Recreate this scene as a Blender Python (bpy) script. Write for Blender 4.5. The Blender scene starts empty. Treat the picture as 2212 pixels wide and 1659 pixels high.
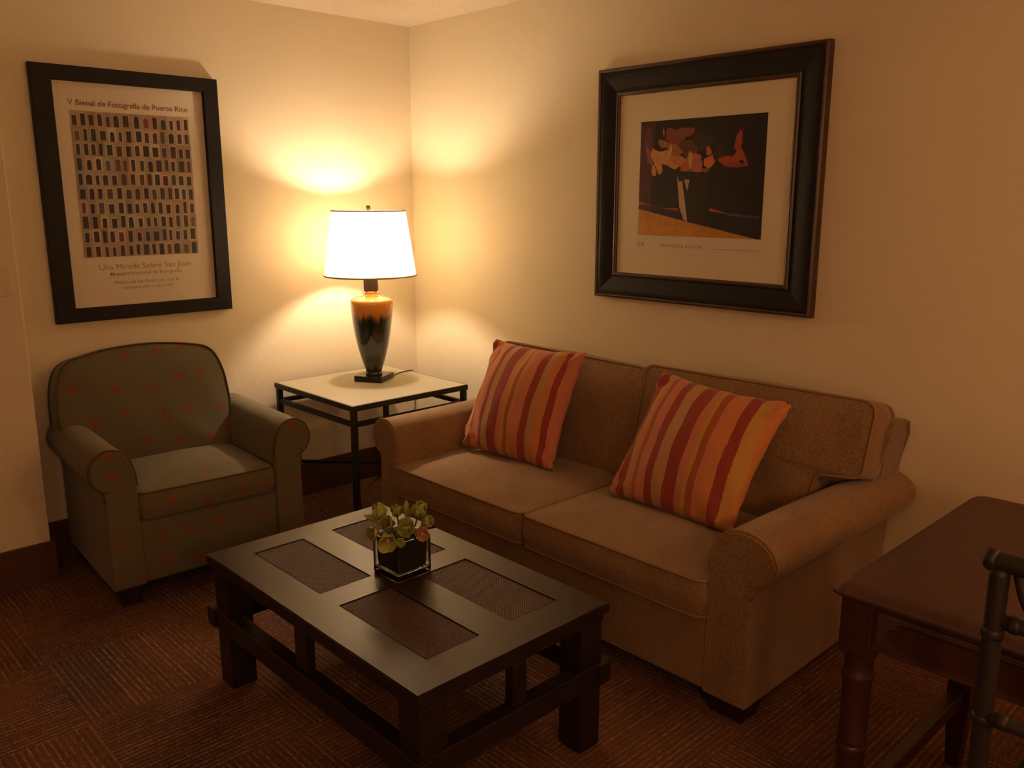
import bpy, bmesh, math, random
from mathutils import Matrix, Vector
random.seed(7)
PI = math.pi
scene = bpy.context.scene
COL = scene.collection

# ------------------------------------------------------------------ camera
cam_d = bpy.data.cameras.new('camera'); cam = bpy.data.objects.new('camera', cam_d); COL.objects.link(cam)
cam.location = (3.9198, -2.9632, 1.5468)
cam.rotation_euler = (PI / 2 - 0.21399, 0, 0.81092)
cam_d.sensor_fit = 'HORIZONTAL'; cam_d.sensor_width = 36.0
cam_d.lens = 1850.05 / 2212 * 36.0
cam_d.clip_start = 0.05
scene.camera = cam

# ------------------------------------------------------------------ light
world = bpy.data.worlds.new('world'); scene.world = world; world.use_nodes = True
bg = world.node_tree.nodes['Background']; bg.inputs[0].default_value = (0.02, 0.014, 0.008, 1); bg.inputs[1].default_value = 0.3
def lamp_light(name, loc, watts, colour, radius):
    l = bpy.data.lights.new(name, 'POINT'); l.energy = watts; l.color = colour; l.shadow_soft_size = radius
    o = bpy.data.objects.new(name, l); o.location = loc; COL.objects.link(o); return o
BULB_STRENGTH = 690.0
BULB_COLOUR = (1.0, 0.755, 0.53)
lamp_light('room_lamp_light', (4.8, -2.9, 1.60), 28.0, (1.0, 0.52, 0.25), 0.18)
lamp_light('desk_side_fill_light', (4.75, -0.95, 1.75), 28.0, (1.0, 0.50, 0.22), 0.15)  # added fill, no desk lamp: brightens the right end of the sofa wall
lamp_light('front_fill_light', (4.6, -4.4, 1.4), 15.0, (1.0, 0.58, 0.40), 0.18)  # added fill behind the camera, no lamp known there: lifts dark sofa front
vs = scene.view_settings
vs.view_transform = 'Standard'; vs.look = 'None'; vs.gamma = 1.0; vs.use_curve_mapping = False
vs.exposure = 0.0

# ------------------------------------------------------------------ materials
def mat(name, colour=(.5, .5, .5), rough=.7, metal=0.0, spec=.5, **kw):
    m = bpy.data.materials.new(name); m.use_nodes = True
    b = m.node_tree.nodes['Principled BSDF']
    b.inputs['Base Color'].default_value = (*colour, 1); b.inputs['Roughness'].default_value = rough
    b.inputs['Metallic'].default_value = metal; b.inputs['Specular IOR Level'].default_value = spec
    for k, v in kw.items(): b.inputs[k.replace('_', ' ')].default_value = v
    return m
class NT:
    def __init__(s, m): s.m = m; s.t = m.node_tree; s.b = s.t.nodes['Principled BSDF']
    def n(s, kind, **kw):
        x = s.t.nodes.new('ShaderNode' + kind)
        for k, v in kw.items():
            if k.startswith('i_'):
                x.inputs[int(k[2:])].default_value = v
            else: setattr(x, k, v)
        return x
    def l(s, a, b): s.t.links.new(a, b)
    def math(s, op, a, b=None):
        x = s.n('Math', operation=op)
        for i, v in enumerate((a, b)):
            if v is None: continue
            if isinstance(v, (int, float)): x.inputs[i].default_value = v
            else: s.l(v, x.inputs[i])
        return x.outputs[0]
    def mix(s, fac, a, b, blend='MIX'):
        x = s.n('Mix', data_type='RGBA', blend_type=blend)
        for i, v in ((0, fac), (6, a), (7, b)):
            if isinstance(v, (int, float)): x.inputs[i].default_value = v
            elif isinstance(v, tuple): x.inputs[i].default_value = (*v, 1) if len(v) == 3 else v
            else: s.l(v, x.inputs[i])
        return x.outputs[2]
    def coord(s, scale=(1, 1, 1), rot=(0, 0, 0), out='Object'):
        tc = s.n('TexCoord'); mp = s.n('Mapping')
        mp.inputs['Scale'].default_value = scale; mp.inputs['Rotation'].default_value = rot
        s.l(tc.outputs[out], mp.inputs[0]); return mp.outputs[0]
    def noise(s, vec, scale, detail=3, rough=.5):
        x = s.n('TexNoise'); x.inputs['Scale'].default_value = scale; x.inputs['Detail'].default_value = detail
        x.inputs['Roughness'].default_value = rough
        if vec is not None: s.l(vec, x.inputs['Vector'])
        return x.outputs['Fac']
    def ramp(s, fac, stops, interp='LINEAR'):
        x = s.n('ValToRGB'); r = x.color_ramp; r.interpolation = interp
        while len(r.elements) < len(stops): r.elements.new(1.0)
        for e, (p, c) in zip(r.elements, stops): e.position = p; e.color = (*c, 1)
        s.l(fac, x.inputs[0]); return x.outputs[0]
    def bump(s, h, strength, dist):
        x = s.n('Bump'); x.inputs['Strength'].default_value = strength; x.inputs['Distance'].default_value = dist
        s.l(h, x.inputs['Height']); s.l(x.outputs[0], s.b.inputs['Normal'])
    def base(s, c): s.l(c, s.b.inputs['Base Color'])

def plaster(name, colour, scale, strength, dist):
    m = mat(name, colour, .85, spec=.2); t = NT(m); v = t.coord()
    n = t.noise(v, scale, 4, .6); t.bump(n, strength, dist)
    n2 = t.noise(v, 2.2, 3); t.base(t.mix(t.math('MULTIPLY', n2, .35), colour, tuple(x * .9 for x in colour)))
    return m
M_wall = plaster('wall_paint', (.72, .63, .45), 90, .25, .004)
M_ceil = plaster('popcorn_ceiling', (.78, .66, .50), 75, 1.0, .012)

def wood(name, c1, c2, rough, scale=(1, 1, 1), spec=.5, coat=0.0):
    m = mat(name, c1, rough, spec=spec, Coat_Weight=coat, Coat_Roughness=.25); t = NT(m); v = t.coord(scale)
    n = t.noise(v, 14, 5, .6); t.base(t.ramp(n, [(.3, c1), (.7, c2)]))
    f = t.noise(v, 60, 3); t.bump(f, .06, .002)
    r = t.n('MapRange'); t.l(n, r.inputs[0]); r.inputs[3].default_value = rough * .85; r.inputs[4].default_value = min(1, rough * 1.2)
    t.l(r.outputs[0], t.b.inputs['Roughness']); return m
def warm_spec(m): m.node_tree.nodes['Principled BSDF'].inputs['Specular Tint'].default_value = (1, .86, .86, 1); return m
M_espresso = wood('espresso_wood', (.012, .007, .0055), (.024, .014, .010), .36, (.12, 1, 1), .42)
M_espresso_y = wood('espresso_wood_cross', (.012, .007, .0055), (.024, .014, .010), .36, (1, .12, 1), .42)
warm_spec(M_espresso); warm_spec(M_espresso_y)
M_desk = wood('cherry_desk_wood', (.050, .020, .013), (.078, .030, .018), .55, (1, .15, 1), .5)
M_desk_leg = wood('cherry_turned_wood', (.034, .011, .008), (.055, .018, .011), .30, (1, 1, .2), .5)
M_bamboo = wood('dark_bamboo', (.013, .009, .008), (.022, .014, .012), .5, (1, 1, .2), .5)
M_base = wood('baseboard_wood', (.075, .030, .018), (.10, .042, .024), .5, (.2, .2, 1), .4)
M_foot = mat('dark_foot_wood', (.022, .010, .007), .45)
M_blackmetal = mat('black_iron', (.014, .011, .010), .5, .0, spec=.4)
M_laminate = mat('cream_laminate', (.39, .345, .24), .55, spec=.3)
M_cord = mat('dark_cord', (.03, .02, .015), .6)
M_plate = mat('switch_plate_plastic', (.62, .55, .36), .45)

# woven rattan inlay
def rattan():
    m = mat('woven_rattan', (.1, .05, .04), .5, spec=.4); t = NT(m); v = t.coord()
    sx = t.n('SeparateXYZ'); t.l(v, sx.inputs[0])
    a = t.math('SINE', t.math('MULTIPLY', sx.outputs[0], 900)); b = t.math('SINE', t.math('MULTIPLY', sx.outputs[1], 900))
    w = t.math('MULTIPLY', a, b); n = t.noise(v, 160, 2)
    w2 = t.math('ADD', t.math('MULTIPLY', w, .4), n)
    t.base(t.ramp(w2, [(.2, (.028, .013, .010)), (.55, (.075, .038, .030)), (.9, (.14, .085, .070))])); t.bump(w2, .9, .003)
    return m
M_rattan = rattan()

# upholstery
def chenille(name, c1, c2, c3):
    m = mat(name, c2, .95, spec=.15, Sheen_Weight=.25, Sheen_Roughness=.5); t = NT(m)
    v = t.coord((1, 1, .35)); n = t.noise(v, 230, 4, .7); n2 = t.noise(v, 9, 3)
    f = t.math('ADD', t.math('MULTIPLY', n, .8), t.math('MULTIPLY', n2, .2))
    t.base(t.ramp(f, [(.32, c1), (.5, c2), (.68, c3)])); t.bump(n, .5, .004); return m
M_sofa = chenille('tan_chenille', (.15, .083, .036), (.25, .145, .063), (.36, .225, .105))
M_sofa_pipe = mat('tan_piping', (.285, .170, .078), .9, spec=.15)

def star_fabric():
    m = mat('green_star_fabric', (.2, .2, .1), .95, spec=.12, Sheen_Weight=.15); t = NT(m)
    tc = t.n('TexCoord'); so = t.n('SeparateXYZ'); t.l(tc.outputs['Object'], so.inputs[0])
    sn = t.n('SeparateXYZ'); t.l(tc.outputs['Normal'], sn.inputs[0])
    ax = [t.math('ABSOLUTE', sn.outputs[i]) for i in range(3)]
    top = t.math('MULTIPLY', t.math('GREATER_THAN', ax[2], ax[0]), t.math('GREATER_THAN', ax[2], ax[1]))
    side = t.math('MULTIPLY', t.math('GREATER_THAN', ax[1], ax[0]), t.math('SUBTRACT', 1.0, top))
    # u: y on fronts, x on tops, x on sides ; w: z on fronts, y on tops, z on sides
    nots = t.math('SUBTRACT', 1.0, t.math('MAXIMUM', top, side))
    u = t.math('ADD', t.math('MULTIPLY', so.outputs[1], nots), t.math('MULTIPLY', so.outputs[0], t.math('MAXIMUM', top, side)))
    w = t.math('ADD', t.math('MULTIPLY', so.outputs[2], t.math('SUBTRACT', 1.0, top)), t.math('MULTIPLY', so.outputs[1], top))
    S = 8.0
    u = t.math('MULTIPLY', t.math('ADD', u, t.math('MULTIPLY', w, .45)), S); w = t.math('MULTIPLY', t.math('ADD', w, .01), S)
    cv = t.n('CombineXYZ'); t.l(u, cv.inputs[0]); t.l(w, cv.inputs[1])
    vo = t.n('TexVoronoi', voronoi_dimensions='2D'); vo.inputs['Scale'].default_value = 1.0; vo.inputs['Randomness'].default_value = .42
    t.l(cv.outputs[0], vo.inputs['Vector'])
    d = t.n('VectorMath', operation='SUBTRACT'); t.l(cv.outputs[0], d.inputs[0]); t.l(vo.outputs['Position'], d.inputs[1])
    sd = t.n('SeparateXYZ'); t.l(d.outputs[0], sd.inputs[0])
    ang = t.math('ARCTAN2', sd.outputs[1], sd.outputs[0])
    rad = t.math('ADD', .15, t.math('MULTIPLY', t.math('SINE', t.math('ADD', t.math('MULTIPLY', ang, 5), 1.2)), .065))
    ln = t.n('VectorMath', operation='LENGTH'); t.l(d.outputs[0], ln.inputs[0])
    st = t.math('LESS_THAN', ln.outputs['Value'], rad)
    v = t.coord(); n = t.noise(v, 320, 3, .7)
    green = t.ramp(n, [(.3, (.100, .090, .050)), (.7, (.170, .152, .090))])
    red = t.ramp(n, [(.3, (.165, .062, .032)), (.7, (.25, .090, .050))])
    t.base(t.mix(st, green, red)); t.bump(n, .3, .002); return m
M_chair = star_fabric()
M_chair_pipe = mat('olive_piping', (.085, .072, .022), .9, spec=.15)

def striped(name, stops, half):
    m = mat(name, (.5, .2, .1), .85, spec=.15, Sheen_Weight=.15); t = NT(m); v = t.coord()
    sx = t.n('SeparateXYZ'); t.l(v, sx.inputs[0])
    wob = t.math('MULTIPLY', t.math('SUBTRACT', t.noise(v, 60, 2), .5), .006)
    f = t.n('MapRange'); t.l(t.math('ADD', sx.outputs[0], wob), f.inputs[0])
    f.inputs[1].default_value = -half; f.inputs[2].default_value = half
    c = t.ramp(f.outputs[0], stops, 'CONSTANT')
    n = t.noise(t.coord((1, .25, 1)), 170, 3); t.base(t.mix(t.math('MULTIPLY', n, .5), c, (.75, .55, .42), 'MULTIPLY'))
    t.bump(t.noise(v, 26, 3), .35, .006); return m
CO = (.58, .22, .13); DR = (.31, .060, .045); TA = (.49, .28, .13); OC = (.55, .31, .09); RU = (.38, .115, .045); OR = (.60, .24, .085)
M_pil1 = striped('striped_linen_a', [(0, DR), (.05, OR), (.09, CO), (.12, RU), (.15, OR), (.20, CO), (.24, DR), (.285, TA), (.35, DR), (.45, CO), (.49, OC), (.525, RU), (.56, OC), (.585, CO), (.68, DR), (.745, TA), (.80, OR), (.86, DR), (.91, CO)], .27)
M_pil2 = striped('striped_linen_b', [(0, OR), (.05, DR), (.115, OC), (.155, CO), (.19, RU), (.225, CO), (.30, DR), (.36, TA), (.45, DR), (.55, CO), (.605, OC), (.635, RU), (.68, CO), (.72, OR), (.795, DR), (.865, OC), (.945, OR)], .27)

# carpet : quarter-turned blocks of broken woven lines
def carpet():
    m = mat('woven_carpet', (.1, .05, .03), .97, spec=.08); t = NT(m); v = t.coord()
    s = t.n('SeparateXYZ'); t.l(v, s.inputs[0])
    T = .46
    wx = t.math('FLOOR', t.math('DIVIDE', s.outputs[0], T)); wy = t.math('FLOOR', t.math('DIVIDE', s.outputs[1], T))
    chk = t.math('ABSOLUTE', t.math('MODULO', t.math('ADD', wx, wy), 2)); inv = t.math('SUBTRACT', 1.0, chk)
    along = t.math('ADD', t.math('MULTIPLY', s.outputs[0], chk), t.math('MULTIPLY', s.outputs[1], inv))
    across = t.math('ADD', t.math('MULTIPLY', s.outputs[1], chk), t.math('MULTIPLY', s.outputs[0], inv))
    wig = t.math('MULTIPLY', t.math('SUBTRACT', t.noise(v, 30, 2), .5), .006)
    q = t.math('DIVIDE', t.math('ADD', across, wig), .0185)
    idx = t.math('FLOOR', q); fr = t.math('ABSOLUTE', t.math('SUBTRACT', t.math('FRACT', q), .5))
    h = t.n('TexWhiteNoise', noise_dimensions='2D'); ch = t.n('CombineXYZ'); t.l(idx, ch.inputs[0]); t.l(t.math('ADD', t.math('MULTIPLY', wx, 3.1), wy), ch.inputs[1]); t.l(ch.outputs[0], h.inputs['Vector'])
    line = t.ramp(fr, [(.0, (1, 1, 1)), (.10, (1, 1, 1)), (.24, (0, 0, 0))])
    rq = t.math('ADD', t.math('DIVIDE', along, .0125), t.math('MULTIPLY', h.outputs['Value'], 7.0))
    rf = t.math('ABSOLUTE', t.math('SUBTRACT', t.math('FRACT', rq), .5))
    rung = t.ramp(rf, [(.0, (1, 1, 1)), (.10, (1, 1, 1)), (.26, (0, 0, 0))])
    br = t.noise(v, 46, 3, .7); big = t.noise(v, 2.1, 3); fine = t.noise(v, 240, 2)
    cv = t.n('CombineXYZ'); t.l(t.math('MULTIPLY', along, 5.0), cv.inputs[0]); t.l(t.math('MULTIPLY', across, 60.0), cv.inputs[1]); t.l(t.math('ADD', wx, t.math('MULTIPLY', wy, 7.7)), cv.inputs[2])
    streak = t.noise(cv.outputs[0], 1.0, 2)
    ground = t.ramp(t.math('ADD', t.math('MULTIPLY', big, .75), t.math('MULTIPLY', streak, .25)),
                    [(.36, (.090, .060, .064)), (.45, (.140, .062, .040)), (.56, (.195, .088, .044)), (.70, (.165, .062, .042))])
    lm = t.math('MULTIPLY', line, t.math('MULTIPLY', t.ramp(br, [(.36, (0, 0, 0)), (.60, (1, 1, 1))]), t.math('ADD', .25, t.math('MULTIPLY', h.outputs['Value'], .75))))
    rm = t.math('MULTIPLY', rung, t.ramp(t.noise(v, 33, 3, .7), [(.42, (0, 0, 0)), (.66, (1, 1, 1))]))
    c = t.mix(t.math('MULTIPLY', rm, .50), ground, (.37, .225, .125))
    c = t.mix(t.math('MULTIPLY', lm, .80), c, (.50, .310, .170))
    c = t.mix(t.math('MULTIPLY', fine, .5), c, (.45, .40, .38), 'MULTIPLY')
    t.base(c); t.bump(t.math('ADD', t.math('ADD', lm, t.math('MULTIPLY', rm, .6)), t.math('MULTIPLY', fine, .8)), .5, .005); return m
M_carpet = carpet()

# glazed lamp vase : orange shoulder dripping into black-green
def glaze():
    m = mat('drip_glaze', (.2, .1, .05), .12, spec=.6, Coat_Weight=.6, Coat_Roughness=.06); t = NT(m)
    tc = t.n('TexCoord'); s = t.n('SeparateXYZ'); t.l(tc.outputs['Object'], s.inputs[0])
    v = t.coord((1, 1, .10)); n = t.noise(v, 42, 4, .6); n3 = t.noise(t.coord((1, 1, .35)), 16, 2)
    h = t.math('ADD', s.outputs[2], t.math('MULTIPLY', t.math('SUBTRACT', n, .5), .11))
    h = t.math('ADD', h, t.math('MULTIPLY', t.math('SUBTRACT', n3, .5), .06))
    f = t.n('MapRange'); t.l(h, f.inputs[0]); f.inputs[1].default_value = 0.03; f.inputs[2].default_value = .42
    c = t.ramp(f.outputs[0], [(0, (.010, .008, .007)), (.12, (.022, .022, .014)), (.40, (.030, .034, .020)), (.52, (.006, .012, .008)), (.70, (.008, .018, .012)), (.76, (.16, .075, .02)), (.80, (.44, .15, .022)), (1, (.58, .22, .035))])
    t.base(c); return m
M_glaze = glaze()
M_lampblack = mat('black_lacquer', (.010, .007, .006), .2, spec=.5)
M_neck = wood('dark_neck_wood', (.03, .014, .010), (.05, .024, .016), .4, (1, 1, .2))

def shade_mat():
    m = mat('linen_shade', (.85, .78, .62), .9); t = NT(m)
    tr = t.n('BsdfTranslucent'); tr.inputs[0].default_value = (.92, .84, .66, 1)
    df = t.n('BsdfDiffuse'); df.inputs[0].default_value = (.80, .72, .55, 1)
    mx = t.n('MixShader'); mx.inputs[0].default_value = .60
    t.l(df.outputs[0], mx.inputs[1]); t.l(tr.outputs[0], mx.inputs[2])
    t.l(mx.outputs[0], t.t.nodes['Material Output'].inputs[0]); return m
M_shade = shade_mat()
M_shade_trim = mat('shade_trim_tape', (.60, .47, .25), .9)
def emit_mat(name, colour, strength):
    m = bpy.data.materials.new(name); m.use_nodes = True; b = m.node_tree.nodes['Principled BSDF']
    b.inputs['Base Color'].default_value = (.9, .85, .7, 1)
    b.inputs['Emission Color'].default_value = (*colour, 1); b.inputs['Emission Strength'].default_value = strength; return m
M_bulb = emit_mat('lit_bulb', BULB_COLOUR, BULB_STRENGTH)

def glass_mat():
    m = mat('clear_glass', (.95, .97, .95), .02, spec=.5, Transmission_Weight=1.0, IOR=1.47); return m
M_glass = glass_mat()
M_leaf_dark = mat('dark_leaf', (.012, .018, .010), .85, spec=.1)
def petal_mat(name, c1, c2):
    m = mat(name, c1, .55, spec=.3, Subsurface_Weight=.0); t = NT(m)
    n = t.noise(t.coord(), 38, 3); t.base(t.ramp(n, [(.3, c1), (.7, c2)])); return m
M_petal = petal_mat('yellow_green_petal', (.31, .34, .075), (.47, .49, .14))
M_petal2 = petal_mat('olive_petal', (.25, .27, .065), (.38, .39, .11))
M_lip = petal_mat('pink_lip', (.48, .24, .15), (.60, .34, .17))
M_stem = mat('green_stem', (.10, .14, .03), .5)
M_frame_black = wood('black_frame_wood', (.006, .004, .005), (.010, .007, .007), .5, (1, 1, 1), .25)
M_frame_dark = wood('antique_black_frame', (.011, .009, .009), (.018, .014, .012), .5, (1, 1, 1), .2)
M_frame_brown = wood('rubbed_brown_edge', (.040, .018, .009), (.075, .034, .015), .35, (1, 1, 1), .5)
M_mat_l = mat('cream_poster_paper', (.62, .53, .40), .75, spec=.3)
M_mat_r = mat('cream_picture_mount', (.66, .58, .42), .75, spec=.3)
M_paper_r = mat('print_paper', (.63, .57, .44), .7, spec=.3)
M_ink = mat('brown_ink', (.17, .10, .055), .8)
M_ink2 = mat('grey_ink', (.26, .18, .105), .8)
M_ink3 = mat('faint_ink', (.42, .34, .24), .8)
def vcol_mat(name, rough=.6, grain=0.0):
    m = mat(name, (1, 1, 1), rough, spec=.3); t = NT(m)
    a = t.n('VertexColor'); a.layer_name = 'ink'
    c = a.outputs[0]
    if grain: c = t.mix(t.math('MULTIPLY', t.noise(t.coord(), 55, 4, .7), grain), c, (.35, .28, .2), 'MULTIPLY')
    t.base(c); return m
M_print = vcol_mat('printed_photo_ink', .6, .5)
M_paint = vcol_mat('printed_painting_ink', .5, .9)

# ------------------------------------------------------------------ mesh helpers
def link(name, me, m=None, parent=None, smooth=False):
    if m is not None: me.materials.append(m)
    if smooth:
        for p in me.polygons: p.use_smooth = True
    o = bpy.data.objects.new(name, me); COL.objects.link(o)
    if parent is not None: o.parent = parent
    return o
def mesh_of(name, verts, faces):
    me = bpy.data.meshes.new(name); me.from_pydata([tuple(v) for v in verts], [], faces); me.update(); return me
def fix_normals(me):
    bm = bmesh.new(); bm.from_mesh(me); bmesh.ops.recalc_face_normals(bm, faces=bm.faces); bm.to_mesh(me); bm.free(); return me
def bm_box(bm, lo, hi, taper=1.0):
    cx, cy = (lo[0] + hi[0]) / 2, (lo[1] + hi[1]) / 2; vs = []
    for z in (lo[2], hi[2]):
        k = taper if z == lo[2] else 1.0
        for x, y in ((lo[0], lo[1]), (hi[0], lo[1]), (hi[0], hi[1]), (lo[0], hi[1])):
            vs.append(bm.verts.new((cx + (x - cx) * k, cy + (y - cy) * k, z)))
    for f in ((3, 2, 1, 0), (4, 5, 6, 7), (0, 1, 5, 4), (1, 2, 6, 5), (2, 3, 7, 6), (3, 0, 4, 7)): bm.faces.new([vs[i] for i in f])
def box(name, lo, hi, m, parent=None, bevel=.003, seg=2, taper=1.0):
    bm = bmesh.new(); bm_box(bm, lo, hi, taper)
    if bevel: bmesh.ops.bevel(bm, geom=list(bm.edges), offset=bevel, segments=seg, affect='EDGES', profile=.5)
    me = bpy.data.meshes.new(name); bm.to_mesh(me); bm.free()
    return link(name, me, m, parent)
def loft(name, rings, m, parent=None, closed=True, caps=True, smooth=True):
    n = len(rings[0]); v = []; f = []
    for r in rings: v += list(r)
    for i in range(len(rings) - 1):
        for j in range(n if closed else n - 1):
            k = (j + 1) % n; f.append((i * n + j, i * n + k, (i + 1) * n + k, (i + 1) * n + j))
    if caps:
        f.append(tuple(range(n - 1, -1, -1))); f.append(tuple((len(rings) - 1) * n + j for j in range(n)))
    me = fix_normals(mesh_of(name, v, f)); o = link(name, me, m, parent, smooth)
    if smooth:
        me.set_sharp_from_angle(angle=math.radians(42))
    return o
def circle(c, r, n=16): return [(c[0] + r * math.cos(2 * PI * i / n), c[1] + r * math.sin(2 * PI * i / n), c[2]) for i in range(n)]
def lathe(name, prof, m, parent=None, n=40, centre=(0, 0), caps=True):
    return loft(name, [circle((centre[0], centre[1], z), max(r, 1e-4), n) for r, z in prof], m, parent, caps=caps)
def tube_mesh(name, pts, r, n=8, closed=False, radii=None):
    pts = [Vector(p) for p in pts]; N = len(pts); v = []; f = []; up = Vector((.123, .2, 1)).normalized(); prev = None
    for i, p in enumerate(pts):
        a = pts[(i - 1) % N] if (closed or i > 0) else p; b = pts[(i + 1) % N] if (closed or i < N - 1) else p
        t = (b - a).normalized()
        if prev is None:
            x = t.cross(up)
            if x.length < 1e-3: x = t.cross(Vector((1, 0, 0)))
            x.normalize()
        else:
            x = (prev - t * prev.dot(t)); x.normalize()
        prev = x; y = t.cross(x); rr = radii[i] if radii else r
        for k in range(n):
            q = 2 * PI * k / n; v.append(p + (x * math.cos(q) + y * math.sin(q)) * rr)
    for i in range(N if closed else N - 1):
        i2 = (i + 1) % N
        for k in range(n):
            k2 = (k + 1) % n; f.append((i * n + k, i * n + k2, i2 * n + k2, i2 * n + k))
    if not closed: f.append(tuple(range(n - 1, -1, -1))); f.append(tuple((N - 1) * n + k for k in range(n)))
    return fix_normals(mesh_of(name, v, f))
def tube(name, pts, r, m, parent=None, n=8, closed=False, radii=None):
    return link(name, tube_mesh(name, pts, r, n, closed, radii), m, parent, True)
def smooth_path(ctrl, k=8):
    P = [Vector(p) for p in ctrl]; out = []
    for i in range(len(P) - 1):
        a, b, c, d = P[max(i - 1, 0)], P[i], P[i + 1], P[min(i + 2, len(P) - 1)]
        for j in range(k):
            t = j / k
            out.append(.5 * ((2 * b) + (c - a) * t + (2 * a - 5 * b + 4 * c - d) * t * t + (3 * b - a - 3 * c + d) * t ** 3))
    out.append(P[-1]); return out
def round_poly(pts, r, k=5):
    """2-D polygon with rounded corners; r a number or one per corner."""
    n = len(pts); out = []
    for i in range(n):
        p0, p, p1 = Vector(pts[i - 1]), Vector(pts[i]), Vector(pts[(i + 1) % n])
        rr = r[i] if isinstance(r, (list, tuple)) else r
        d0, d1 = (p0 - p), (p1 - p); rr = min(rr, d0.length * .49, d1.length * .49)
        a, b = p + d0.normalized() * rr, p + d1.normalized() * rr
        for j in range(k + 1):
            t = j / k; out.append(tuple((1 - t) ** 2 * a + 2 * t * (1 - t) * p + t * t * b))
    return out
def resample(poly, step):
    out = []; n = len(poly)
    for i in range(n):
        a, b = Vector(poly[i]), Vector(poly[(i + 1) % n]); k = max(1, int((b - a).length / step))
        for j in range(k): out.append(tuple(a.lerp(b, j / k)))
    return out
def puff(name, outline, th, crown, m, parent, mtx, crown_b=None, bulge=.012, wob=.0, seed=0, edge=.012, pipe=None, pipe_r=.0045, centre=None, pipe_both=True):
    """Cushion: 2-D outline (local x,y), thickness th along local z with crowned faces; piping tubes as sub-parts."""
    rnd = random.Random(seed); ph = [rnd.uniform(0, 6.28) for _ in range(6)]
    ol = resample(outline, .03); n = len(ol)
    cx, cy = centre if centre else (sum(p[0] for p in ol) / n, sum(p[1] for p in ol) / n)
    crown_b = crown if crown_b is None else crown_b
    def wz(x, y): return wob * (math.sin(x * 17 + ph[0]) * math.sin(y * 13 + ph[1]) + .6 * math.sin(x * 29 + y * 21 + ph[2]))
    def ring(s, z, c, sgn):
        out = []
        for x, y in ol:
            X, Y = cx + (x - cx) * s, cy + (y - cy) * s
            e = max(0, 1 - s) ** .6 if c else 0
            out.append(mtx @ Vector((X, Y, z + sgn * (c * min(1, (1 - s ** 2.6)) + wz(X, Y) * min(1, e * 2)))))
        return out
    rings = []
    S = [.04, .15, .3, .45, .6, .72, .82, .9, .95, .98]
    for s in S: rings.append(ring(s, th / 2, crown, 1))
    for k in range(7):
        t = k / 6; z = th / 2 * math.cos(t * PI) if th < .05 else (th / 2 - edge * .15) * (1 - 2 * t)
        w = bulge * math.sin(PI * t)
        rings.append([mtx @ Vector((x + (x - cx) / max(1e-6, math.hypot(x - cx, y - cy)) * w, y + (y - cy) / max(1e-6, math.hypot(x - cx, y - cy)) * w, z)) for x, y in ol])
    for s in reversed(S): rings.append(ring(s, -th / 2, crown_b, -1))
    o = loft(name, rings, m, parent)
    for p in o.data.polygons: p.use_smooth = True
    if pipe:
        for zz in ((th / 2, -th / 2) if pipe_both else (th / 2,)):
            tube('piping', [mtx @ Vector((cx + (x - cx) * 1.007, cy + (y - cy) * 1.007, zz * 1.01)) for x, y in ol], pipe_r, pipe, o, 6, True)
    return o
def basis(o, x, y, z):
    m = Matrix.Identity(4)
    for i, v in enumerate((x, y, z)):
        v = Vector(v)
        for j in range(3): m[j][i] = v[j]
    for j in range(3): m[j][3] = o[j]
    return m
def tag(o, label=None, cat=None, group=None, kind=None):
    for k, v in (('label', label), ('category', cat), ('group', group), ('kind', kind)):
        if v: o[k] = v
    return o
def thing(name, label, cat, loc=(0, 0, 0), rz=0, group=None):
    o = bpy.data.objects.new(name, None); COL.objects.link(o); o.location = loc; o.rotation_euler = (0, 0, rz); o.empty_display_size = .05
    return tag(o, label, cat, group)
def struct(o, label, cat=None): return tag(o, label, cat, None, 'structure')

# ------------------------------------------------------------------ room
X1, Y0, H = 5.9, -5.6, 2.44
PX, PY = .22, -2.062          # pier that steps out of the poster wall
struct(box('floor', (-.2, Y0 - .1, -.08), (X1 + .1, .1, 0), M_carpet, bevel=0), 'brown and rust woven carpet with broken stripes', 'floor')
struct(box('ceiling', (-.2, Y0 - .1, H), (X1 + .1, .1, H + .08), M_ceil, bevel=0), 'textured cream popcorn ceiling', 'ceiling')
struct(box('wall_left', (-.12, PY, 0), (0, .1, H), M_wall, bevel=0), 'beige wall behind the armchair and poster', 'wall')
struct(box('wall_left_pier', (-.12, Y0, 0), (PX, PY, H), M_wall, bevel=.004), 'beige wall stepping forward beside the armchair', 'wall')
struct(box('wall_back', (0, 0, 0), (X1, .1, H), M_wall, bevel=0), 'beige wall behind the sofa and framed painting', 'wall')
struct(box('wall_right', (X1, Y0, 0), (X1 + .1, .1, H), M_wall, bevel=0), 'beige wall on the far side of the desk', 'wall')
struct(box('wall_front', (-.12, Y0 - .1, 0), (X1 + .1, Y0, H), M_wall, bevel=0), 'beige wall at the entry end of the room', 'wall')
BB = .172
struct(box('baseboard_left', (0, PY, 0), (.014, 0, BB), M_base, bevel=.003), 'dark brown wooden baseboard under the poster wall', 'baseboard')
struct(box('baseboard_left_pier', (PX, Y0, 0), (PX + .014, PY + .014, BB), M_base, bevel=.003), 'dark brown wooden baseboard on the projecting wall', 'baseboard')
struct(box('baseboard_left_return', (.014, PY, 0), (PX, PY + .014, BB), M_base, bevel=.003), 'dark brown wooden baseboard on the return of the projecting wall', 'baseboard')
struct(box('baseboard_back', (.014, -.014, 0), (X1, 0, BB), M_base, bevel=.003), 'dark brown wooden baseboard behind the sofa', 'baseboard')

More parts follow.
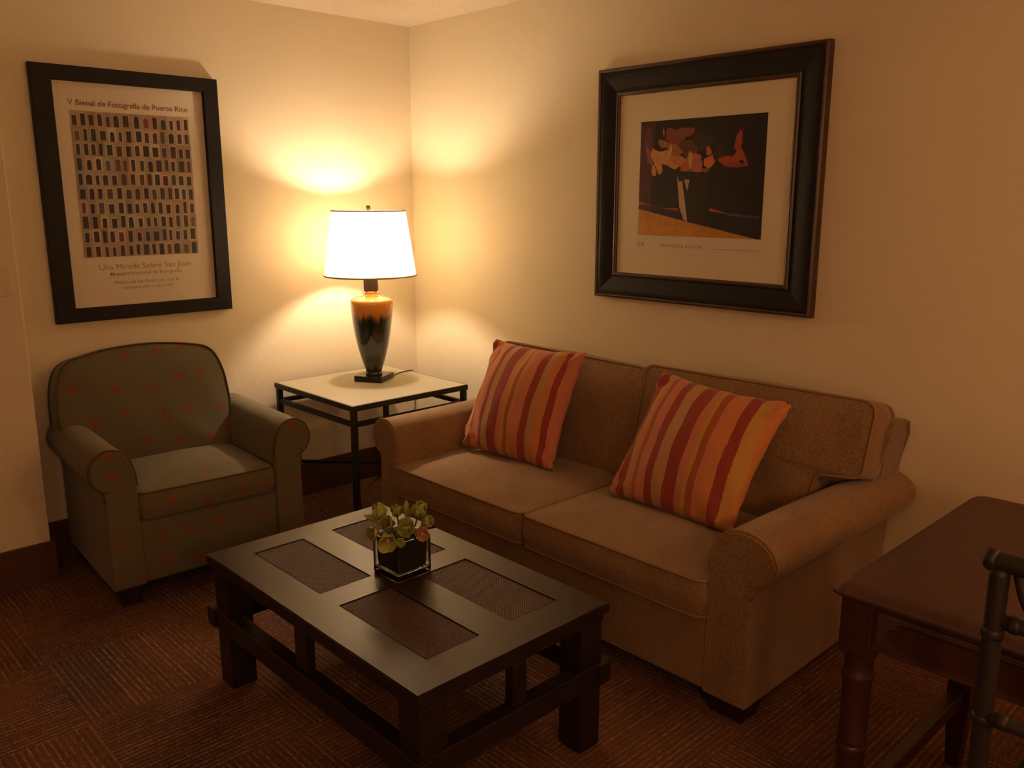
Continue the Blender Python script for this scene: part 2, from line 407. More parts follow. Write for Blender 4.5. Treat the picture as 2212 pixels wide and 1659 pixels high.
# ------------------------------------------------------------------ sofa
SX = 1.8375
sofa = thing('sofa', 'tan chenille two-seat sofa with rolled arms against the wall', 'sofa', (SX, -.47, 0))
def arm_profile(inner, outer, roll, top, z0):
    """closed outline (w,z): w grows from the seat outwards"""
    pts = [(inner, z0), (inner, top - .15)]
    cxx = (inner + .012 + roll) / 2; rr = (roll - inner - .012) / 2; cz = top - .082
    pts += [(inner + .004, top - .10)]
    for k in range(0, 17):
        a = PI * .93 - k * (PI * 1.42) / 16
        pts.append((cxx + rr * math.cos(a), cz + .082 * math.sin(a)))
    pts += [(outer + .006, top - .165), (outer, top - .20), (outer, z0)]
    return pts
def add_arm(parent, sgn, axis, prof, a0, a1, m, pipe_m, flare=0.0, drop=0.0):
    """sweep the arm profile along the depth axis; sgn mirrors it. axis 'y': depth along y (front at a0)"""
    rings = []; N = 10
    rm = 0.012
    for i in range(N + 1):
        t = i / N; q = a0 + (a1 - a0) * t; ring = []
        top = max(z for w, z in prof)
        for w, z in prof:
            k = max(0, (z - .40)) / max(.01, top - .40)
            ww = w + flare * t * t * k; zz = z - drop * (1 - t) * max(0, k)
            ring.append((sgn * ww, q, zz) if axis == 'y' else (q, sgn * ww, zz))
        rings.append(ring)
    def shrink(ring, off):
        cx = sum(p[0] for p in ring) / len(ring); cy = sum(p[1] for p in ring) / len(ring); cz = sum(p[2] for p in ring) / len(ring)
        d = Vector((0, 0, 0)); idx = 1 if axis == 'y' else 0
        out = []
        for p in ring:
            v = Vector(p); c = Vector((cx, cy, cz)); w = c - v; w[idx] = 0
            l = w.length; v += w.normalized() * min(.008, l * .3); v[idx] += off; out.append(tuple(v))
        return out
    s = -1 if a0 < a1 else 1
    full = [shrink(rings[0], s * .008)] + rings + [shrink(rings[-1], -s * .008)]
    arm = loft('arm', full, m, parent)
    for p in arm.data.polygons:
        if len(p.vertices) == 4: p.use_smooth = True
    edge = [Vector(p) for p in rings[0][1:-1]]
    tube('piping', edge, .0045, pipe_m, arm, 6)
    return arm
box('seat_frame', (-.80, -.435, .07), (.80, .38, .315), M_sofa, sofa, .012, 3)
ap = arm_profile(.765, .908, .985, .617, .065)
add_arm(sofa, 1, 'y', ap, -.432, .452, M_sofa, M_sofa_pipe, flare=.035)
apl = arm_profile(.785, .908, .968, .617, .065)
add_arm(sofa, -1, 'y', apl, -.432, .452, M_sofa, M_sofa_pipe, flare=.02)
# back frame, slightly leaning
bp = [(.22, .07, 0), (.24, .45, 0), (.265, .60, .5), (.29, .76, 1), (.305, .80, 1), (.335, .817, 1), (.40, .817, 1), (.445, .80, 1), (.458, .76, 1), (.462, .60, .5), (.462, .07, 0)]
loft('back_frame', [[((.890 + .075 * k - e) * sx, y, z - (.012 if e else 0) * k) for y, z, k in bp] for sx, e in ((-1, .012), (-1, .0), (1, .0), (1, .012))], M_sofa, sofa)
# seat cushions
for (x0, x1, sd) in ((-.805, -.018, 3), (-.008, .765, 5)):
    ol = round_poly([(x0, -.46), (x1, -.46), (x1, .20), (x0, .20)], [.045, .045, .02, .02])
    puff('seat_cushion', ol, .115, .026, M_sofa, sofa, Matrix.Translation((0, 0, .3725)), crown_b=.0, bulge=.012, wob=.0035, seed=sd, pipe=M_sofa_pipe)
# back cushions with an ear over the arm
def back_cushion(ol, sd):
    bot = Vector((0, .12, .43)); up = Vector((0, .115, .45)).normalized(); nrm = Vector((0, -1, 0)); nrm = (Vector((1, 0, 0)).cross(up)) * 1
    puff('back_cushion', ol, .15, .022, M_sofa, sofa, basis(bot + nrm * -.075, (1, 0, 0), up, nrm), bulge=.014, wob=.006, seed=sd, pipe=M_sofa_pipe, centre=None)
back_cushion(round_poly([(-.765, .0), (-.010, 0), (-.002, .458), (-.85, .47), (-.86, .24), (-.775, .205)], [.03, .035, .04, .05, .03, .03]), 11)
back_cushion(round_poly([(.005, .0), (.755, 0), (.775, .205), (.93, .225), (.935, .478), (.002, .474)], [.035, .03, .03, .03, .05, .04]), 12)
for sx in (-1, 1):
    for fy in (-.375, .36):
        box('foot', (sx * .835 - .072, fy - .05, 0), (sx * .835 + .072, fy + .06, .072), M_foot, sofa, .004, 2, taper=.78)

# ------------------------------------------------------------------ throw pillows
def pillow(label, corners, m, seed):
    BL, BR, TR, TL = [Vector(c) for c in corners]
    o = (BL + BR + TR + TL) / 4; ux = ((BR - BL) + (TR - TL)) / 2; uy = ((TL - BL) + (TR - BR)) / 2
    nz = ux.cross(uy).normalized(); S = .54
    th = thing('throw_pillow', label, 'pillow', tuple(o), 0, 'striped throw pillows on the sofa')
    th.rotation_euler = basis((0, 0, 0), ux.normalized(), nz.cross(ux).normalized(), nz).to_euler()
    inv = (Matrix.Translation(o) @ th.rotation_euler.to_matrix().to_4x4()).inverted()
    C = [inv @ c for c in (BL, BR, TR, TL)]
    rnd = random.Random(seed); N = 36; verts = []; faces = []; idx = {}
    ph = [rnd.uniform(0, 6.28) for _ in range(8)]
    for side in (1, -1):
        for i in range(N + 1):
            for j in range(N + 1):
                edge = i in (0, N) or j in (0, N)
                if side == -1 and edge: idx[(side, i, j)] = idx[(1, i, j)]; continue
                u, v = 2 * i / N - 1, 2 * j / N - 1
                # pinched sides so that the corners stick out
                uu = u * (1 - .10 * (1 - v * v) * abs(u) ** 3); vv = v * (1 - (.085 if v > 0 else .022) * (1 - u * u) * abs(v) ** 3)
                a, b = (uu + 1) / 2, (vv + 1) / 2
                p = C[0] * (1 - a) * (1 - b) + C[1] * a * (1 - b) + C[2] * a * b + C[3] * (1 - a) * b
                z = .098 * ((1 - u * u) ** .6) * ((1 - v * v) ** .6)
                wr = .0045 * math.sin(9 * u + ph[0] + 3 * v) * math.sin(7 * v + ph[1]) + .006 * math.sin(17 * (u + .3 * v) + ph[2]) * (abs(v) ** 2)
                cr = max(0, abs(u * v) - .45); wr +=   .028 * cr * math.sin(20 * (u - v) + ph[3])
                z += wr * (1 if not edge else .6)
                verts.append(p + Vector((0, 0, side * z))); idx[(side, i, j)] = len(verts) - 1
        for i in range(N):
            for j in range(N):
                q = [idx[(side, i, j)], idx[(side, i + 1, j)], idx[(side, i + 1, j + 1)], idx[(side, i, j + 1)]]
                faces.append(q if side == 1 else q[::-1])
    link('cover', mesh_of('cover', verts, faces), m, th, True)
    return th
pillow('striped red and tan throw pillow propped at the sofa end by the lamp', [(1.078, -.588, .468), (1.612, -.540, .455), (1.612, -.345, .925), (1.045, -.335, .915)], M_pil1, 2)
pillow('striped red and orange throw pillow leaning next to the sofa arm by the desk', [(1.935, -.585, .462), (2.492, -.600, .455), (2.545, -.345, .872), (1.985, -.335, .905)], M_pil2, 9)

# ------------------------------------------------------------------ armchair
ch = thing('armchair', 'olive green armchair with small red stars and rolled arms', 'armchair', (.385, -1.572, 0), math.radians(-3.5))
box('seat_frame', (-.30, -.285, .085), (.335, .285, .345), M_chair, ch, .012, 3)
cap_ = arm_profile(.275, .392, .440, .637, .085)
for sg in (1, -1): add_arm(ch, sg, 'x', cap_, .342, -.30, M_chair, M_chair_pipe)
ol = round_poly([(-.17, -.272), (.352, -.272), (.352, .272), (-.17, .272)], [.02, .045, .045, .02])
puff('seat_cushion', ol, .105, .022, M_chair, ch, Matrix.Translation((0, 0, .397)), crown_b=0, bulge=.012, wob=.002, seed=21, pipe=M_chair_pipe, pipe_r=.0036)
bo = [(-.32, 0), (.32, 0), (.352, .22), (.342, .37), (.300, .480), (.15, .510), (0, .522), (-.15, .512), (-.315, .475), (-.352, .37), (-.360, .22)]
up = Vector((-.10, 0, .50)).normalized(); nrm = Vector((0, 1, 0)).cross(up)
puff('backrest', round_poly(bo, .06), .15, .03, M_chair, ch, basis(Vector((-.105, -.055, .42)) - nrm * .075, (0, 1, 0), up, nrm), crown_b=.0, bulge=.008, wob=.003, seed=22, pipe=M_chair_pipe, pipe_r=.0038)
box('back_panel', (-.345, -.385, .085), (-.255, .36, .58), M_chair, ch, .02, 3)
for fx in (-.27, .275):
    for fy in (-.325, .325): box('foot', (fx - .045, fy - .045, 0), (fx + .045, fy + .045, .09), M_foot, ch, .004, 2, taper=.8)

# ------------------------------------------------------------------ end table
ex0, ex1, ey0, ey1, ez = .048, .752, -.932, -.255, .64
et = thing('end_table', 'square end table with cream laminate top on black iron frame', 'table', ((ex0 + ex1) / 2, (ey0 + ey1) / 2, 0))
hx, hy = (ex1 - ex0) / 2, (ey1 - ey0) / 2
box('table_top', (-hx + .008, -hy + .008, ez - .02), (hx - .008, hy - .008, ez), M_laminate, et, .001, 1)
for sx, sy, nm in ((0, -1, 'top_edge'), (0, 1, 'top_edge'), (1, 0, 'top_edge'), (-1, 0, 'top_edge')):
    if sy: box(nm, (-hx, sy * hy - .008 if sy > 0 else -hy, ez - .026), (hx, hy if sy > 0 else -hy + .008, ez - .001), M_blackmetal, et, .001, 1)
    else: box(nm, (sx * hx - .008 if sx > 0 else -hx, -hy + .008, ez - .026), (hx if sx > 0 else -hx + .008, hy - .008, ez - .001), M_blackmetal, et, .001, 1)
lw = .026
for sx in (-1, 1):
    for sy in (-1, 1):
        x, y = sx * (hx - .004), sy * (hy - .004)
        box('leg', (min(x, x - sx * lw), min(y, y - sy * lw), 0), (max(x, x - sx * lw), max(y, y - sy * lw), ez - .026), M_blackmetal, et, .002, 1)
rz0, rz1 = .538, .560
for s in (-1, 1):
    y = s * (hy - .017); box('rail', (-hx + .03, y - .009, rz0), (hx - .03, y + .009, rz1), M_blackmetal, et, .001, 1)
    x = s * (hx - .017); box('rail', (x - .009, -hy + .03, rz0), (x + .009, hy - .03, rz1), M_blackmetal, et, .001, 1)
tube('cross_stretcher', [(-hx + .015, -(hy - .015), .230), (hx - .015, hy - .015, .230)], .009, M_blackmetal, et, 8)

# ------------------------------------------------------------------ table lamp
LX, LY = .334, -.526
lamp = thing('table_lamp', 'lit ceramic table lamp with orange and black-green drip glaze and white shade', 'lamp', (LX, LY, ez))
b = box('base', (-.075, -.075, .0), (.075, .075, .030), M_lampblack, lamp, .002, 2); b.rotation_euler = (0, 0, math.radians(29.5))
prof = [(.040, .030), (.043, .033), (.043, .040), (.040, .046), (.044, .06), (.052, .085), (.064, .125), (.077, .175), (.089, .235), (.098, .30), (.104, .355), (.1065, .395), (.1055, .406), (.100, .414), (.086, .421), (.060, .427), (.042, .430), (.036, .434), (.034, .440), (.040, .446), (.034, .453), (.030, .456)]
lathe('vase_body', prof, M_glaze, lamp, 56)
box('neck_block', (-.034, -.034, .455), (.034, .034, .515), M_neck, lamp, .002, 1).rotation_euler = (0, 0, math.radians(52))
lathe('socket', [(.014, .515), (.014, .60), (.020, .602), (.020, .655), (.012, .66)], M_lampblack, lamp, 16)
BZ = .735
lathe('bulb', [(.006, BZ - .062), (.013, BZ - .058), (.015, BZ - .045), (.022, BZ - .028), (.029, BZ - .010), (.031, BZ + .006), (.027, BZ + .020), (.016, BZ + .030), (.004, BZ + .033)], M_bulb, lamp, 24)
r0, r1, s0, s1 = .226, .180, .532, .845
sh = loft('lamp_shade', [circle((0, 0, s0), r0, 64), circle((0, 0, s0 + .1), r0 - (r0 - r1) * .1 / (s1 - s0), 64), circle((0, 0, s1 - .1), r1 + (r0 - r1) * .1 / (s1 - s0), 64), circle((0, 0, s1), r1, 64)], M_shade, lamp, caps=False)
tube('shade_trim', [(r0 * math.cos(a), r0 * math.sin(a), s0) for a in [2 * PI * i / 64 for i in range(64)]], .0045, M_shade_trim, sh, 6, True)
tube('shade_trim', [(r1 * math.cos(a), r1 * math.sin(a), s1) for a in [2 * PI * i / 64 for i in range(64)]], .004, M_shade_trim, sh, 6, True)
for k in range(3):
    a = 2 * PI * k / 3 + .4
    tube('spider_arm', [(0, 0, s1 - .012), (r1 * math.cos(a), r1 * math.sin(a), s1 - .004)], .002, M_blackmetal, sh, 6)
tube('harp', smooth_path([(0, -.018, .60), (0, -.055, .66), (0, -.055, .76), (0, 0, .832)], 6), .002, M_blackmetal, lamp, 6)
tube('harp', smooth_path([(0, .018, .60), (0, .055, .66), (0, .055, .76), (0, 0, .832)], 6), .002, M_blackmetal, lamp, 6)
lathe('finial', [(.004, .828), (.004, .846), (.010, .848), (.011, .852), (.011, .868), (.009, .871)], M_neck, lamp, 16)
w = lambda p: (p[0] - LX, p[1] - LY, p[2] - ez)
tube('cord', [w(p) for p in smooth_path([(.372, -.462, .644), (.33, -.40, .644), (.295, -.335, .644), (.288, -.285, .645), (.2905, -.255, .645), (.2915, -.2475, .6445)], 6)], .0028, M_cord, lamp, 6)
pc = thing('power_cord', 'thin dark lamp cord hanging down behind the end table', 'cord', (.2915, -.2395, 0))
tube('wire', [(p[0] - .2915, p[1] + .2395, p[2]) for p in smooth_path([(.2915, -.2435, .6365), (.2915, -.2400, .60), (.2915, -.2395, .45), (.280, -.255, .33), (.250, -.305, .20), (.205, -.375, .10), (.170, -.432, .04), (.155, -.457, .006)], 6)], .0028, M_cord, pc, 6)

# ------------------------------------------------------------------ coffee table
tx0, tx1, ty0, ty1, tz = 1.405, 2.505, -1.915, -1.243, .44
ct = thing('coffee_table', 'dark espresso wood coffee table with four woven rattan inlays', 'table', ((tx0 + tx1) / 2, (ty0 + ty1) / 2, 0))
cx_, cy_ = (tx0 + tx1) / 2, (ty0 + ty1) / 2
gx = [(1.505, 1.897), (2.0, 2.388)]; gy = [(-1.798, -1.628), (-1.514, -1.341)]
def cbox(nm, lo, hi, m, bev=.003, par=ct): return box(nm, (lo[0] - cx_, lo[1] - cy_, lo[2]), (hi[0] - cx_, hi[1] - cy_, hi[2]), m, par, bev, 2)
T0 = tz - .026
def top_board():
    xs = [tx0, gx[0][0], gx[0][1], gx[1][0], gx[1][1], tx1]; ys = [ty0, gy[0][0], gy[0][1], gy[1][0], gy[1][1], ty1]
    bm = bmesh.new(); V = {}
    for i, x in enumerate(xs):
        for j, y in enumerate(ys):
            for k, z in enumerate((T0, tz)): V[i, j, k] = bm.verts.new((x - cx_, y - cy_, z))
    hole = lambda i, j: i in (1, 3) and j in (1, 3)
    inside = lambda i, j: 0 <= i < 5 and 0 <= j < 5 and not hole(i, j)
    for i in range(5):
        for j in range(5):
            if not inside(i, j): continue
            bm.faces.new([V[i, j, 1], V[i + 1, j, 1], V[i + 1, j + 1, 1], V[i, j + 1, 1]]); bm.faces.new([V[i, j, 0], V[i, j + 1, 0], V[i + 1, j + 1, 0], V[i + 1, j, 0]])
            for di, dj, a, bq in ((-1, 0, (i, j + 1), (i, j)), (1, 0, (i + 1, j), (i + 1, j + 1)), (0, -1, (i, j), (i + 1, j)), (0, 1, (i + 1, j + 1), (i, j + 1))):
                if not inside(i + di, j + dj): bm.faces.new([V[a[0], a[1], 0], V[bq[0], bq[1], 0], V[bq[0], bq[1], 1], V[a[0], a[1], 1]])
    bmesh.ops.recalc_face_normals(bm, faces=bm.faces)
    ed = [e for e in bm.edges if len(e.link_faces) == 2 and e.calc_face_angle() > 1 and all(v.co.z > tz - .001 for v in e.verts)]
    bmesh.ops.bevel(bm, geom=ed, offset=.003, segments=2, affect='EDGES')
    me = bpy.data.meshes.new('table_top'); bm.to_mesh(me); bm.free(); return link('table_top', me, M_espresso, ct)
top_board()
for a in gx:
    for b2 in gy:
        cbox('rattan_inlay', (a[0] + .0015, b2[0] + .0015, tz - .02), (a[1] - .0015, b2[1] - .0015, tz - .002), M_rattan, .001)
cbox('apron', (tx0 + .010, ty0 + .010, .388), (tx1 - .010, ty0 + .040, T0), M_espresso); cbox('apron', (tx0 + .010, ty1 - .040, .388), (tx1 - .010, ty1 - .010, T0), M_espresso)
cbox('apron', (tx0 + .010, ty0 + .040, .388), (tx0 + .040, ty1 - .040, T0), M_espresso_y); cbox('apron', (tx1 - .040, ty0 + .040, .388), (tx1 - .010, ty1 - .040, T0), M_espresso_y)
LWD = .084
for sx in (0, 1):
    for sy in (0, 1):
        x = tx0 + .014 if sx == 0 else tx1 - .014 - LWD; y = ty0 + .014 if sy == 0 else ty1 - .014 - LWD
        cbox('leg', (x, y, 0), (x + LWD, y + LWD, .388), M_espresso, .004)
for y in (ty0 - .002, ty1 - .046): cbox('lower_rail', (tx0 - .010, y, .203), (tx1 + .010, y + .048, .266), M_espresso, .003)
for x in (tx0 - .002, tx1 - .046): cbox('lower_rail', (x, ty0 - .010, .205), (x + .048, ty1 + .010, .268), M_espresso_y, .003)
for y in (ty0 + .010, ty1 - .040): cbox('middle_post', (1.928, y, .266), (1.988, y + .03, .388), M_espresso, .003)
for x in (tx0 + .010, tx1 - .040): cbox('middle_post', (x, -1.606, .268), (x + .03, -1.556, .388), M_espresso, .003)

# ------------------------------------------------------------------ glass cube vase
VX, VY, VS, VZ = 1.938, -1.538, .0635, tz
vase = thing('glass_vase', 'clear glass cube vase lined with a dark leaf on the coffee table', 'vase', (VX, VY, VZ))
def cube_glass():
    bm = bmesh.new(); o, i_, h = VS, VS - .006, .122
    def rect(s, z, r):
        pts = round_poly([(-s, -s), (s, -s), (s, s), (-s, s)], r, 4); return [bm.verts.new((x, y, z)) for x, y in pts]
    rings = [rect(o - .003, 0, .006), rect(o, .004, .008), rect(o, h - .002, .008), rect(o - .002, h, .007), rect(i_ + .001, h, .006), rect(i_, h - .003, .006), rect(i_, .020, .006), rect(i_ - .012, .012, .010)]
    n = len(rings[0])
    for a, b2 in zip(rings, rings[1:]):
        for j in range(n): bm.faces.new([a[j], a[(j + 1) % n], b2[(j + 1) % n], b2[j]])
    bm.faces.new(rings[0][::-1]); bm.faces.new(rings[-1]); bmesh.ops.recalc_face_normals(bm, faces=bm.faces)
    me = bpy.data.meshes.new('glass'); bm.to_mesh(me); bm.free(); return link('glass', me, M_glass, vase, True)
g = cube_glass(); g.data.set_sharp_from_angle(angle=math.radians(35))
li = VS - .0095
loft('leaf_lining', [[(x * k, y * k, z + (.004 * math.sin(8 * x / .05) if z > .05 else .0)) for x, y in round_poly([(-li, -li), (li, -li), (li, li), (-li, li)], .012, 4)] for k, z in ((.90, .024), (.96, .028), (1.0, .045), (1.0, .075), (1.0, .112), (.96, .116))], M_leaf_dark, vase)

def petal_mesh(nm, L, Wd, curl, cup, m, parent, mtx):
    rows, cols = 7, 5; v = []; f = []
    for i in range(rows):
        t = i / (rows - 1); wdt = Wd * (math.sin(PI * min(1, t * .86 + .10)) ** .7) * (1 - .12 * t)
        ang = curl * t
        px = L * (math.sin(ang) / curl if abs(curl) > 1e-3 else t) ; pz = L * ((1 - math.cos(ang)) / curl if abs(curl) > 1e-3 else 0)
        for j in range(cols):
            s = j / (cols - 1) * 2 - 1; v.append(mtx @ Vector((px, s * wdt, pz + cup * (s * s) * wdt)))
    for i in range(rows - 1):
        for j in range(cols - 1): f.append((i * cols + j, i * cols + j + 1, (i + 1) * cols + j + 1, (i + 1) * cols + j))
    # give the petal a little thickness
    n = len(v); nv = v + [p + (mtx.to_3x3() @ Vector((0, 0, -.0012))) for p in v]
    ff = f + [tuple(reversed([q + n for q in x])) for x in f]
    bd = [j for j in range(cols)] + [i * cols + cols - 1 for i in range(1, rows)] + [(rows - 1) * cols + j for j in range(cols - 2, -1, -1)] + [i * cols for i in range(rows - 2, 0, -1)]
    for k in range(len(bd)):
        a, c = bd[k], bd[(k + 1) % len(bd)]; ff.append((a, a + n, c + n, c))
    return link(nm, fix_normals(mesh_of(nm, nv, ff)), m, parent, True)
def orchid(pos, face, size, label, pm, lm, seed, closed=0.5, lip=True):
    rnd = random.Random(seed)
    o = thing('orchid_bloom', label, 'flower', (VX + pos[0], VY + pos[1], VZ + pos[2]), 0, 'orchid blooms in the glass vase')
    zf = Vector(face).normalized(); xf = Vector((0, 0, 1)).cross(zf)
    if xf.length < .1: xf = Vector((1, 0, 0))
    xf.normalize(); yf = zf.cross(xf); B = basis((0, 0, 0), xf, yf, zf)
    for k in range(5):
        a = PI / 2 + 2 * PI * k / 5 + rnd.uniform(-.12, .12)
        tilt = closed + rnd.uniform(-.12, .12)
        Mx = B @ Matrix.Rotation(a, 4, 'Z') @ Matrix.Rotation(-tilt, 4, 'Y')
        petal_mesh('petal', size * rnd.uniform(.92, 1.1), size * .46, 1.05 + rnd.uniform(-.2, .25), .32, pm, o, Mx)
    if lip:
        Mx = B @ Matrix.Translation((0, 0, size * .12)) @ Matrix.Rotation(-PI / 2, 4, 'Z') @ Matrix.Rotation(-.9, 4, 'Y')
        petal_mesh('lip', size * .75, size * .34, 1.5, .55, lm, o, Mx)
        rr = [circle((0, 0, z), r, 10) for r, z in ((.001, .02 * 0), (size * .13, size * .12), (size * .17, size * .32), (size * .13, size * .5), (size * .04, size * .58))]
        loft('column', [[tuple(B @ Vector(p)) for p in r] for r in rr], lm, o)
    end = Vector((-pos[0] * .55, -pos[1] * .55, .075 - pos[2])); mid = end * .5 + Vector((0, 0, .012)) - zf * .008
    tube('stem', smooth_path([-zf * .002, mid, end], 5), .0024, M_stem, o, 6)
    return o
# camera-right across the vase is (.69,.72); towards the camera is (.72,-.69)
R_, F_ = Vector((.689, .725, 0)), Vector((.725, -.689, 0))
def at(r, f, z): p = R_ * r + F_ * f; return (p.x, p.y, z)
def fc(r, f, z): p = R_ * r + F_ * f; return (p.x, p.y, z)
YG = 'yellow-green orchid bloom in the glass cube vase'
orchid(at(-.060, .000, .172), fc(-.1, .35, .9), 0.055, 'upright cupped yellow orchid bloom beside the curled leaf bud', M_petal, M_lip, 1, 1.0, False)
orchid(at(.053, -.004, .182), fc(.15, .55, .85), 0.057, 'tallest yellow orchid bloom standing over the peach bloom', M_petal, M_petal2, 2, .85, True)
orchid(at(-.014, -.022, .172), fc(.0, .5, .9), 0.046, 'small yellow orchid bloom with peach centre behind the others', M_petal2, M_lip, 3, .9)
orchid(at(.014, .026, .146), fc(.2, .85, .45), 0.057, 'open yellow orchid bloom in the middle of the vase', M_petal, M_petal2, 4, .62, True)
orchid(at(-.028, .066, .132), fc(-.05, .95, .05), 0.049, 'low orchid bloom with round pink lip hanging over the vase rim', M_petal, M_lip, 5, .40)
orchid(at(-.066, .040, .140), fc(-.5, .8, .25), 0.044, 'orchid bloom with mauve-pink lip at the vase corner', M_petal2, M_lip, 6, .55)
orchid(at(.062, .046, .142), fc(.35, .85, .2), 0.044, 'peach orange orchid bloom facing out at the vase rim', M_lip, M_lip, 7, .6)
orchid(at(.022, -.030, .168), fc(.3, .5, .7), 0.049, 'half-open olive orchid bloom between the tall yellow blooms', M_petal2, M_petal2, 8, .9, False)
orchid(at(-.030, .012, .152), fc(-.2, .7, .55), 0.050, 'olive orchid bloom tucked above the low pink-lipped bloom', M_petal2, M_petal, 14, .7, False)
orchid(at(.006, .074, .128), fc(.15, .95, .1), .030, 'yellow orchid bloom overlapping the low pink-lipped bloom', M_petal, M_petal2, 15, .7, False)
orchid(at(.068, .012, .158), fc(.6, .5, .5), 0.041, 'yellow orchid bloom leaning outward behind the peach bloom', M_petal, M_petal2, 16, .7, False)
def bud(label, a, b2, wd, m):
    o = thing('orchid_bud', label, 'bud', (VX, VY, VZ), 0, 'orchid buds in the glass vase')
    a, b2 = Vector(a), Vector(b2); pts = [a.lerp(b2, i / 8) + Vector((0, 0, .006 * math.sin(PI * i / 8))) for i in range(9)]
    tube('sepal', pts, wd, m, o, 8, radii=[.0018, .0028, .004, wd * .7, wd, wd * 1.0, wd * .8, wd * .5, .001])
bud('curled olive orchid bud reaching out past the vase side', at(-.062, 0, .148), at(-.112, 0, .180), .0095, M_petal2)
bud('pointed pale green orchid bud rising between the blooms', at(.014, -.012, .150), at(.016, -.006, .226), .010, M_petal2)
bud('dark green bud stub at the vase rim beside the peach bloom', at(.072, -.004, .130), at(.104, -.002, .140), .006, M_leaf_dark)

# ------------------------------------------------------------------ desk
dz = .776
desk = thing('writing_desk', 'reddish brown wooden desk with turned bamboo-style front leg', 'desk', (3.9, -.95, 0))
D = lambda x, y, z: (x - 3.9, y + .95, z)
def dbox(nm, lo, hi, m, bev=.003, par=desk): return box(nm, D(*lo), D(*hi), m, par, bev, 2)
dx0, dx1, dy0, dy1 = 3.186, 4.60, -1.355, -.545
rings = []
for off, z in ((.018, dz - .034), (.006, dz - .030), (.0, dz - .024), (.0, dz - .019), (.007, dz - .014), (.011, dz - .007), (.020, dz - .002), (.032, dz)):
    rings.append([D(x, y, z) for x, y in round_poly([(dx0 + off, dy0 + off), (dx1 - off, dy0 + off), (dx1 - off, dy1 - off), (dx0 + off, dy1 - off)], [.012, .012, .04, .04], 5)])
loft('desk_top', rings, M_desk, desk)
ax0, ay0 = 3.212, -1.330
dbox('apron', (3.255, ay0 + .004, .640), (4.53, ay0 + .026, dz - .034), M_desk); dbox('apron', (3.255, -.60, .640), (4.53, -.575, dz - .034), M_desk)
dbox('apron', (ax0 + .004, -1.272, .640), (ax0 + .026, -.62, dz - .034), M_desk); dbox('apron', (4.55, -1.272, .640), (4.572, -.62, dz - .034), M_desk)
dr = dbox('drawer_front', (3.275, ay0 - .004, .655), (3.80, ay0 + .006, dz - .044), M_desk)
# raised panel with notched ends on the drawer
def notched(x0, x1, z0, z1, y0, y1):
    o = .016; pts = round_poly([(x0, z0 + o), (x0 + o, z0 + o), (x0 + o, z0), (x1 - o, z0), (x1 - o, z0 + o), (x1, z0 + o), (x1, z1 - o), (x1 - o, z1 - o), (x1 - o, z1), (x0 + o, z1), (x0 + o, z1 - o), (x0, z1 - o)], .004, 2)
    return loft('panel', [[D(x, y, z) for x, z in pts] for y in (y1, y0)], M_desk_leg, dr, smooth=False)
notched(3.305, 3.77, .666, dz - .056, ay0 - .011, ay0 - .003)
def turned_leg(x, y):
    s = .034
    lg = dbox('leg', (x - s, y - s, .618), (x + s, y + s, dz - .034), M_desk_leg, .004)
    pr = [(.020, 0), (.022, .02), (.024, .06), (.027, .13), (.0275, .16), (.030, .166), (.031, .172), (.027, .177), (.030, .183), (.031, .188), (.0275, .195), (.0275, .30), (.029, .385), (.031, .392), (.0315, .398), (.028, .404), (.031, .410), (.0315, .415), (.0285, .424), (.029, .50), (.030, .55), (.033, .562), (.033, .568), (.029, .575), (.030, .605), (.034, .618)]
    q = D(x, y, 0); lathe('turned_shaft', pr, M_desk_leg, lg, 24, (q[0], q[1])); 
for x, y in ((3.234, -1.302), (4.545, -1.302)): turned_leg(x, y)
for x, y in ((3.234, -.605), (4.545, -.605)):
    l2 = dbox('leg', (x - .03, y - .03, .20), (x + .03, y + .03, dz - .034), M_desk_leg, .003)
    loft('tapered_foot', [[D(x + a * s, y + b2 * s, z) for a, b2 in ((-1, -1), (1, -1), (1, 1), (-1, 1))] for s, z in ((.017, 0), (.024, .12), (.030, .20))], M_desk_leg, l2, smooth=False)
for x in (3.234, 4.545): dbox('side_stretcher', (x - .016, -1.275, .200), (x + .016, -.632, .240), M_desk_leg, .003)

# ------------------------------------------------------------------ bamboo chair at the desk
bc = thing('desk_chair', 'dark bamboo chair drawn up to the desk', 'chair', (3.765, -1.29, 0))
K = lambda x, y, z: (x - 3.765, y + 1.29, z)
def pole(nm, pts, r, par=bc, rings=(), m=M_bamboo):
    P = smooth_path(pts, 10); L = len(P); rad = []
    o = tube(nm, [K(*p) for p in P], r, m, par, 14)
    for t in rings:
        i = min(L - 2, max(1, int(t * (L - 1)))); d = (Vector(P[i + 1]) - Vector(P[i - 1])).normalized(); c = Vector(P[i])
        tube('binding', [K(*(c + d * s)) for s in (-.009, -.004, .004, .009)], r * 1.12, m, o, 14, radii=[r * 1.02, r * 1.16, r * 1.16, r * 1.02])
    return o
cw0, cw1, yb = 3.531, 3.999, -1.505
for x in (cw0, cw1): pole('back_post', [(x, yb - .03, 0), (x, yb + .012, .25), (x, yb + .02, .45), (x, yb, .75), (x, yb - .004, .965)], .0155, rings=(.28, .47, .70, .86))
pole('top_rail', [(cw0 - .022, yb, .975), (3.65, yb - .012, .978), (3.765, yb - .016, .98), (3.88, yb - .012, .978), (cw1 + .022, yb, .975)], .0165, rings=(.03, .97))
pole('back_rail', [(cw0, yb, .874), (cw1, yb, .874)], .013, rings=(.06, .94))
pole('back_rail', [(cw0, yb, .700), (cw1, yb, .700)], .012, rings=(.06, .94))
pole('back_rail', [(cw0, yb + .012, .52), (cw1, yb + .012, .52)], .012)
